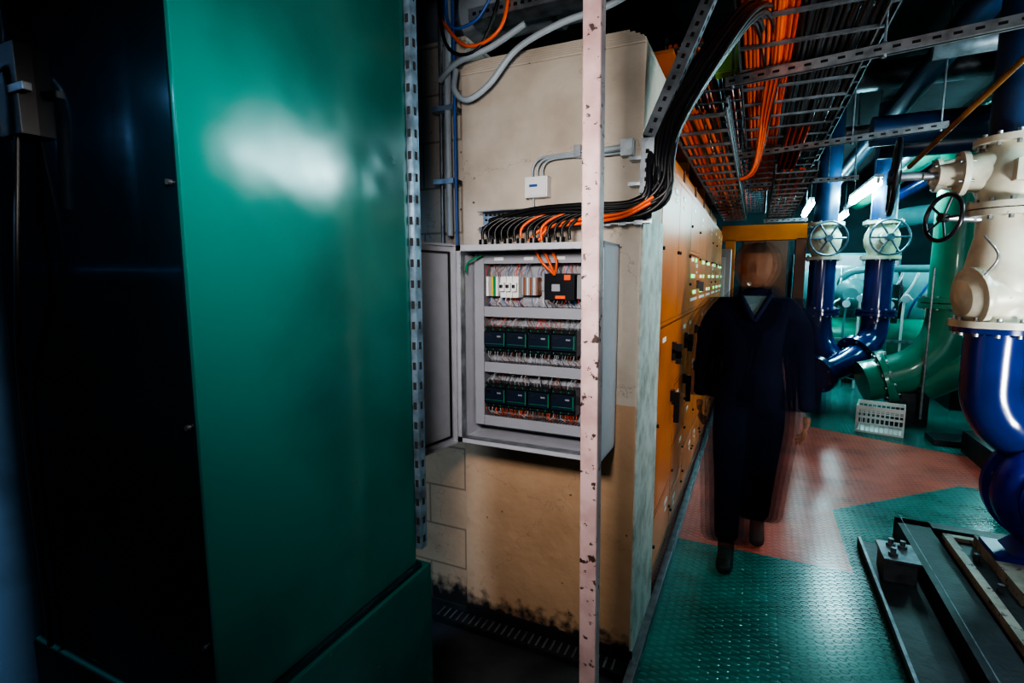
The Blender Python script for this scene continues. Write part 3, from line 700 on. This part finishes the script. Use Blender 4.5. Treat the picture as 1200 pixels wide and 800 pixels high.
o.bb((1.06,3.50,0.15),(1.86,3.54,0.175),'skidcream'); o.bb((1.82,1.6,0.15),(1.86,3.54,0.175),'skidcream')
o.bb((1.14,2.9,0.155),(1.75,3.48,0.215),'skidcream')
for yy in (2.0,2.5,3.0,3.3): o.cyl((1.10,yy,0.155),(1.10,yy,0.19),0.014,'galvdk',seg=6)
o.done(0.004)
o = Obj('centrifugal_pump')
c = V((1.42,3.42,0.54))
o.lathe(c,(0,-1,0),[(-.02,.05),(0,.22),(.03,.27),(.08,.29),(.15,.29),(.20,.265),(.22,.23),(.23,.16),(.29,.15),(.30,.10)],'pumpblue',40)
o.flange(c+V((0,-0.02,0)),c+V((0,0.02,0)),0.30,'pumpblue',16)
o.flange(c+V((0,-0.215,0)),c+V((0,-0.24,0)),0.225,'pumpblue',12)
o.cyl(c+V((0,-0.25,0)),c+V((0,-0.55,0)),0.10,'pumpblue'); o.cyl(c+V((0,-0.55,0)),c+V((0,-0.75,0)),0.05,'galv')
o.cyl(c+V((0,-0.75,0)),c+V((0,-1.45,0)),0.19,'pumpblue',seg=32)
for i in range(18):
    a = 2*math.pi*i/18; q = V((math.cos(a)*.19,0,math.sin(a)*.19)); o.obox(c+q+V((0,-.8,0)),c+q+V((0,-1.4,0)),0.012,0.012,'pumpblue')
for sx in (-1,1):
    o.faces([c+V((sx*.10,-.02,-.2)),c+V((sx*.24,-.02,-.325)),c+V((sx*.10,-.02,-.325)),c+V((sx*.10,-.2,-.2)),c+V((sx*.24,-.2,-.325)),c+V((sx*.10,-.2,-.325))],[(0,1,2),(3,5,4),(0,3,4,1),(1,4,5,2),(2,5,3,0)],'pumpblue')
    o.bb((c.x+sx*.06,c.y-.22,.215),(c.x+sx*.28,c.y,.24),'pumpblue')
    o.bb((c.x+sx*.05,c.y-1.35,.157),(c.x+sx*.2,c.y-.85,.42),'pumpblue')
o.done()
x, y = 1.115, 3.42
o = Obj('pump_discharge_pipe')
o.tube([(x,y,1.34),(x,y,1.15),(x+.01,y,0.98),(x+.07,y,0.86),(x+.17,y-.02,0.78),(1.42,y-.04,0.74)],0.125,'blue',32,8)
o.flange((x,y,1.325),(x,y,1.35),0.185,'blue',12)
o.done()
o = Obj('cream_check_valve')
o.flange((x,y,1.352),(x,y,1.385),0.195,'cream',12)
o.lathe((x,y,1.385),(0,0,1),[(0,.135),(.03,.125),(.08,.14),(.16,.155),(.25,.155),(.34,.14),(.42,.125),(.50,.12),(.54,.12)],'cream',36)
o.lathe((x+0.02,y-0.02,1.52),(-1,-0.25,-0.12),[(0,.13),(.10,.125),(.13,.12),(.135,.15),(.165,.15),(.17,.12),(.20,.09),(.215,.03)],'cream',32)
o.flange((x,y,1.90),(x,y,1.93),0.175,'cream',12); o.flange((x,y,1.935),(x,y,1.965),0.175,'cream',12)
o.lathe((x,y,1.965),(0,0,1),[(0,.12),(.05,.13),(.10,.15),(.17,.15),(.24,.12),(.28,.11)],'cream',36)
o.flange((x,y,2.245),(x,y,2.275),0.165,'cream',12)
o.lathe((x,y,2.12),(-1,0,0),[(0,.12),(.12,.10),(.2,.08),(.24,.06),(.30,.05)],'cream',24)
o.flange((x-.19,y,2.12),(x-.215,y,2.12),0.11,'cream',6)
o.cyl((x-.29,y,2.12),(x-.36,y,2.12),0.018,'galv')
o.lathe((x+.1,y-.03,2.17),(1,0,.1),[(0,.12),(.15,.10),(.3,.09),(.5,.09)],'cream',24)
o.wheel((0.84,3.36,1.90),(-1,-0.45,0.1),0.115,'blackgloss',0.011); o.cyl((0.84,3.36,1.90),(x,y,1.88),0.016,'galv')
o.bb((x-.05,y-.19,2.05),(x+.05,y-.12,2.15),'cream')
o.tube([(x,y,2.275),(x,y,3.05)],0.11,'darkblue',28)
o.tube([(x-.12,3.3,1.80),(x-.08,3.24,1.7),(x-.12,3.27,1.6)],0.006,'galv',8)
o.done(0.002)
o = Obj('large_handwheel_valve')
o.wheel((0.83,4.5,2.29),(-1,0.12,0.05),0.25,'blackgloss',0.017,6); o.cyl((0.83,4.5,2.29),(1.35,4.45,2.27),0.03,'galv')
o.lathe((1.02,4.48,2.28),(1,0,0),[(0,.05),(.05,.09),(.18,.11),(.3,.14)],'cream')
o.flange((1.05,4.48,2.28),(1.075,4.48,2.28),0.11,'cream',6)
o.lathe((1.42,4.45,2.1),(0,0,1),[(0,.14),(.1,.18),(.25,.18),(.35,.14)],'cream'); o.tube([(1.42,4.45,2.45),(1.42,4.45,3.6)],0.12,'blue')
o.tube([(1.42,4.45,2.1),(1.42,4.48,1.85),(1.6,4.5,1.65),(2.4,4.5,1.6),(3.5,4.5,1.6)],0.12,'cream')
o.done()
o = Obj('rear_pump_pipework')
o.tube([(2.1,5.2,0.2),(2.1,5.2,1.3),(2.1,5.3,1.7),(2.5,5.4,1.9),(3.6,5.4,1.9)],0.13,'blue',24)
o.lathe((2.2,5.3,0.5),(-0.4,-1,0),[(0,.1),(.04,.3),(.14,.33),(.24,.3),(.28,.15)],'pumpblue'); o.bb((1.8,4.9,0),(2.7,6.0,0.2),'darksteel')
o.done()

# ---------------------------------------------------------------- lamps
def fluoro(name, p0, p1, s, col, r=0.022, drop=0.05):
    o = Obj(name); p0, p1 = V(p0), V(p1); d = (p1-p0).normalized()
    m = emit(name+'_glow', col, s)
    o.obox(p0-d*.04, p1+d*.04, 0.07, 0.035, 'white', off=(0, drop))
    o.cyl(p0, p1, r, m, seg=12)
    for p in (p0-d*.01, p1+d*.01): o.box(p+V((0,0,.02)), (0.03,0.03,0.06), 'white')
    for q in (0.1,0.9):
        c_ = p0.lerp(p1,q); o.cyl(c_+V((0,0,.07)),(c_.x,c_.y,3.7),0.004,'galv',seg=6)
    return o.done()
cy = (0.50,0.93,1.0)
fluoro('added_side_fill_tube',(1.66,2.58,2.5),(1.66,4.14,2.5),150,(0.62,0.93,1.0))
fluoro('added_side_fill_tube',(-0.62,-0.35,2.78),(0.35,-0.45,2.78),14,(0.9,0.97,1.0))
fluoro('added_side_fill_tube',(1.14,6.95,2.62),(1.12,8.5,2.62),115,cy,0.042,0.07)
fluoro('added_side_fill_tube',(0.70,9.3,2.72),(0.72,10.9,2.72),90,cy,0.045,0.07)
fluoro('added_side_fill_tube',(1.42,11.4,2.75),(1.42,12.7,2.75),110,cy,0.045,0.07)
fluoro('added_side_fill_tube',(2.9,6.4,2.55),(2.9,7.6,2.55),150,(0.35,0.95,0.85))
fluoro('added_side_fill_tube',(3.4,8.6,2.6),(3.4,10.0,2.6),180,cy)
fluoro('added_side_fill_tube',(-3.0,-2.2,2.6),(-3.0,-1.0,2.6),60,(0.3,0.55,1.0))  # unseen tube added to give the dark cabinet side a dim reflection

def area(name, loc, target, size, power, col, sy=None, spread=180):
    l = bpy.data.lights.new(name, 'AREA'); l.energy = power; l.color = col; l.size = size; l.spread = math.radians(spread)
    if sy: l.shape = 'RECTANGLE'; l.size_y = sy
    ob = bpy.data.objects.new(name, l); S.collection.objects.link(ob); ob.location = loc
    ob.rotation_euler = (V(target)-V(loc)).to_track_quat('-Z','Y').to_euler(); return ob
area('portable_work_lamp', (-0.36,0.25,1.95), (-0.80,2.0,1.35), 0.25, 13, (1.0,0.93,0.88), spread=125)
area('added_corridor_fill', (2.1,1.6,0.9), (-0.1,4.6,2.5), 0.5, 26, (0.95,0.97,0.95), spread=110)  # added fill out of view, brightens ladders, ceiling and orange cabinets
area('added_riser_fill', (-2.3,-0.9,2.6), (-2.0,0.75,1.0), 0.3, 10, (0.45,0.7,1.0), spread=70)  # added fill out of view, lifts the grey riser pipe from black

# ---------------------------------------------------------------- walking worker (coming along the aisle)
def coverall(nm, alpha):
    m, t, b = nt(nm); N = t.nodes; L = t.links
    n = N.new('ShaderNodeTexNoise'); n.inputs['Scale'].default_value = 9; n.inputs['Detail'].default_value = 4
    tc = N.new('ShaderNodeTexCoord'); L.new(tc.outputs['Object'], n.inputs['Vector'])
    r = N.new('ShaderNodeValToRGB'); r.color_ramp.elements[0].color = (0.002,0.003,0.012,1); r.color_ramp.elements[1].color = (0.006,0.009,0.034,1)
    L.new(n.outputs['Fac'], r.inputs['Fac']); L.new(r.outputs['Color'], b.inputs['Base Color'])
    bp = N.new('ShaderNodeBump'); bp.inputs['Strength'].default_value = 0.6; bp.inputs['Distance'].default_value = 0.03
    L.new(n.outputs['Fac'], bp.inputs['Height']); L.new(bp.outputs['Normal'], b.inputs['Normal'])
    b.inputs['Roughness'].default_value = 0.85; b.inputs['Alpha'].default_value = alpha; b.inputs['Specular IOR Level'].default_value = 0.2
    return m
cov = coverall('navy_coverall', 0.88); cov2 = coverall('navy_coverall_motion', 0.17)
skin = paint('skin', (0.24,0.115,0.07), 0.7, var=0.1, bump=0.02, scale=20, alpha=0.5, spec=0.2)
hair = paint('short_brown_hair', (0.035,0.02,0.014), 0.8, var=0.3, bump=0.4, scale=40, alpha=0.5)
skin2 = paint('skin_motion', (0.24,0.115,0.07), 0.7, var=0.1, bump=0.02, scale=20, alpha=0.18, spec=0.2)
hair2 = paint('hair_motion', (0.035,0.02,0.014), 0.8, var=0.3, bump=0.4, scale=40, alpha=0.18)
boot = paint('black_boots', (0.01,0.01,0.01), 0.6, var=0.1, bump=0.05, alpha=0.6)
refl = paint('grey_undershirt', (0.08,0.14,0.15), 0.7, var=0.1, bump=0, alpha=0.7)
eyew = paint('eye_white', (0.16,0.12,0.10), 0.5, var=0, bump=0, alpha=0.5)
lipm = paint('lip', (0.12,0.05,0.04), 0.5, var=0, bump=0, alpha=0.4)

W = bpy.data.objects.new('walking_worker', None); S.collection.objects.link(W)
W.location = (0.0, 3.25, 0); W.rotation_euler = (0,0,math.pi)
def skinobj(name, verts, edges, radii, mats, root=0, sub=2):
    me = bpy.data.meshes.new(name); me.from_pydata(verts, edges, [])
    ob = bpy.data.objects.new(name, me); S.collection.objects.link(ob)
    md = ob.modifiers.new('skin', 'SKIN'); md.use_smooth_shade = True
    if not me.skin_vertices:
        bpy.context.view_layer.objects.active = ob
        bpy.ops.mesh.customdata_skin_add()
    for i, r_ in enumerate(radii):
        sv = me.skin_vertices[0].data[i]; sv.radius = r_ if isinstance(r_, tuple) else (r_, r_); sv.use_root = (i == root)
    s_ = ob.modifiers.new('sub', 'SUBSURF'); s_.levels = sub; s_.render_levels = sub
    for m_ in mats: me.materials.append(m_)
    ob.parent = W
    return ob
bv = [((0,0,0.98),(.170,.125)),((0,0.0,1.12),(.155,.12)),((0,.0,1.26),(.180,.13)),((0,-.01,1.375),(.170,.125)),((0,-.005,1.475),(.092,.082)),((0,.01,1.56),(.058,.058)),
      ((-.165,0,1.425),(.070,.075)),((-.232,-.01,1.34),(.064,.068)),((-.268,-.04,1.12),(.054,.056)),((-.282,.06,0.92),(.043,.045)),((-.285,.08,0.87),(.044,.046)),
      ((.165,0,1.425),(.070,.075)),((.232,-.01,1.34),(.064,.068)),((.264,-.08,1.13),(.054,.056)),((.273,-.08,0.93),(.043,.045)),((.275,-.07,0.88),(.044,.046)),
      ((-.09,0,0.88),(.110,.12)),((-.095,-.02,0.70),(.095,.10)),((-.09,-.03,0.50),(.076,.08)),((-.085,-.13,0.28),(.068,.072)),((-.08,-.20,0.11),(.062,.068)),
      ((.09,.02,0.88),(.110,.12)),((.095,.09,0.70),(.095,.10)),((.09,.16,0.50),(.076,.08)),((.085,.18,0.28),(.068,.072)),((.08,.19,0.10),(.062,.068))]
be = [(0,1),(1,2),(2,3),(3,4),(4,5),(3,6),(6,7),(7,8),(8,9),(9,10),(3,11),(11,12),(12,13),(13,14),(14,15),(0,16),(16,17),(17,18),(18,19),(19,20),(0,21),(21,22),(22,23),(23,24),(24,25)]
body = skinobj('coverall_body', [v for v, _ in bv], be, [r_ for _, r_ in bv], [cov])
for k, dx in enumerate((-0.075, -0.05, -0.025, 0.025, 0.05, 0.075)):
    g = body.copy(); g.name = 'motion_smear_%d' % (k+1); S.collection.objects.link(g); g.parent = W; g.location = (dx, 0.01, 0)
    g.material_slots[0].link = 'OBJECT'; g.material_slots[0].material = cov2
for nm, a in (('boot_left',(-.08,-.20,.11)),('boot_right',(.08,.19,.10))):
    x, y, zz = a
    if nm == 'boot_left': vs = [((x,y,zz+.03),(.055,.06)),((x,y-.02,zz-.015),(.045,.05)),((x,y+.07,zz-.05),(.046,.042)),((x,y+.17,zz-.068),(.048,.035)),((x,y+.21,zz-.07),(.035,.028))]
    else: vs = [((x,y,zz+.03),(.055,.06)),((x,y-.02,zz-.045),(.045,.05)),((x,y+.07,zz-.05),(.046,.042)),((x,y+.17,zz-.06),(.048,.035)),((x,y+.21,zz-.062),(.035,.028))]
    skinobj(nm, [v for v, _ in vs], [(0,1),(1,2),(2,3),(3,4)], [r_ for _, r_ in vs], [boot])
def hand(nm, wx, wy, wz, side):
    P = []; E = []; Rr = []
    def add(p, r_): P.append((wx+p[0]*side, wy+p[1], wz+p[2])); Rr.append(r_); return len(P)-1
    w0 = add((0,0,0),(.026,.032)); w1 = add((0,.004,-.035),(.018,.034)); w2 = add((0,.008,-.075),(.017,.038)); E.extend([(w0,w1),(w1,w2)])
    skinobj(nm+'_palm', P, E, Rr, [skin], 0, 2)
    for nme, oy, l, cur in (('index',.030,.075,.2),('middle',.011,.083,.3),('ring',-.009,.077,.4),('little',-.028,.06,.5)):
        p0 = V((wx, wy+.008+oy, wz-.085)); pts = [p0]; a = 0.15
        for k, f_ in enumerate((.45,.32,.23)):
            a += cur*0.9; pts.append(pts[-1]+V((-side*math.sin(a), 0.0, -math.cos(a)))*l*f_)
        skinobj(nm+'_'+nme, [tuple(p) for p in pts], [(0,1),(1,2),(2,3)], [.0095,.009,.008,.0065], [skin], 0, 2)
    pts = [V((wx, wy+.03, wz-.035)), V((wx-side*.01, wy+.055, wz-.06)), V((wx-side*.018, wy+.066, wz-.09)), V((wx-side*.022, wy+.066, wz-.112))]
    skinobj(nm+'_thumb', [tuple(p) for p in pts], [(0,1),(1,2),(2,3)], [.014,.011,.0095,.0075], [skin], 0, 2)
hand('hand_left', -.287, .085, .855, -1); hand('hand_right', .277, -.068, .865, 1)
bm = bmesh.new(); bmesh.ops.create_uvsphere(bm, u_segments=40, v_segments=28, radius=1)
for v in bm.verts:
    x, y, z_ = v.co; 
    w_ = 0.078*(1-0.22*max(0,-z_)**1.3); dpt = 0.098*(1-0.12*max(0,-z_))
    X, Y, Z = x*w_, y*dpt, z_*0.122
    if y > 0.3 and -0.9 < z_ < -0.25: Y += 0.010*(1-abs(x))
    if y < -0.2 and z_ < -0.4: Y += 0.02
    nz = max(0, 1-abs(x)/0.22)*max(0, 1-abs(z_+0.18)/0.28)
    if y > 0.6: Y += 0.026*nz
    for ex in (-0.38, 0.38):
        dd = (x-ex)**2+(z_-0.03)**2
        if y > 0.5 and dd < 0.03: Y -= 0.010*(1-dd/0.03)
    if y > 0.6 and abs(z_+0.52) < 0.07 and abs(x) < 0.3: Y += 0.005
    v.co = (X, Y, Z)
for f_ in bm.faces: f_.smooth = True
me = bpy.data.meshes.new('head'); bm.to_mesh(me); bm.free(); me.materials.append(skin)
hd = bpy.data.objects.new('head', me); S.collection.objects.link(hd); hd.parent = W; hd.location = (0.0,.03,1.665)
bm = bmesh.new(); bmesh.ops.create_uvsphere(bm, u_segments=40, v_segments=28, radius=1)
rm = [v for v in bm.verts if (v.co.y > 0.25 and v.co.z < 0.45) or v.co.z < -0.42]
bmesh.ops.delete(bm, geom=rm, context='VERTS')
for v in bm.verts:
    x, y, z_ = v.co; w_ = 0.083*(1-0.2*max(0,-z_)**1.3)
    v.co = (x*w_, y*0.104+(0.012 if z_ < -0.3 else 0), z_*0.128)
for f_ in bm.faces: f_.smooth = True
me = bpy.data.meshes.new('hair'); bm.to_mesh(me); bm.free(); me.materials.append(hair)
ha = bpy.data.objects.new('hair', me); S.collection.objects.link(ha); ha.parent = W; ha.location = (0.0,.03,1.665)
for k, dx in enumerate((-0.045, -0.022, 0.022, 0.045)):
    for src, mt_ in ((hd, skin2), (ha, hair2)):
        g = src.copy(); g.name = src.name+'_smear_%d' % (k+1); S.collection.objects.link(g); g.parent = W; g.location = (dx,.03,1.663)
        g.material_slots[0].link = 'OBJECT'; g.material_slots[0].material = mt_
o = Obj('ears_eyes_collar')
for sx in (-1,1):
    o.lathe((sx*0.074,0.025,1.655),(sx,-0.35,0),[(0,.016),(.008,.028),(.014,.03),(.016,.022),(.012,.012)],skin,16)
    o.lathe((sx*0.030,0.106,1.668),(0,1,0),[(0,.004),(.004,.010),(.006,.008),(.007,.003)],eyew,12)
    o.lathe((sx*0.030,0.1125,1.668),(0,1,0),[(0,.0055),(.001,.005)],hair,10)
    o.obox((sx*0.014,0.114,1.690),(sx*0.048,0.104,1.690),0.008,0.005,hair)
    o.tube([(sx*.075,-.03,1.525),(sx*.075,.05,1.505),(sx*.055,.10,1.465),(sx*.02,.125,1.40),(0,.13,1.365)],0.015,cov,10)
o.obox((-.022,0.122,1.602),(.022,0.122,1.602),0.008,0.007,lipm)
o.torus((0.0,-0.01,1.51),(0,0.15,1),0.072,0.018,cov)
o.faces([(-.06,.08,1.50),(.06,.08,1.50),(.05,.108,1.455),(0,.13,1.375),(-.05,.108,1.455)],[(0,4,3,2,1)],refl)
xo = o.done(); xo.parent = W

# ---------------------------------------------------------------- world + camera
w = bpy.data.worlds.new('World'); S.world = w; w.use_nodes = True
w.node_tree.nodes['Background'].inputs[0].default_value = (0.15,0.4,0.55,1); w.node_tree.nodes['Background'].inputs[1].default_value = 0.03

th, p = math.radians(25), math.radians(7.0)
fw = V((-math.sin(th)*math.cos(p), math.cos(th)*math.cos(p), -math.sin(p))); rt = V((math.cos(th), math.sin(th), 0)); up = rt.cross(fw)
cam = bpy.data.cameras.new('camera'); cam.sensor_width = 36; cam.lens = 18.3; cam.clip_start = 0.02
co = bpy.data.objects.new('camera', cam); S.collection.objects.link(co)
mt = Matrix((rt, up, -fw)).transposed().to_4x4(); mt.translation = V((0,0,1.6)); co.matrix_world = mt
S.camera = co
try:
    S.view_settings.view_transform = 'AgX'; S.view_settings.look = 'AgX - High Contrast'
except Exception as e: print(e)
S.view_settings.exposure = 0.3
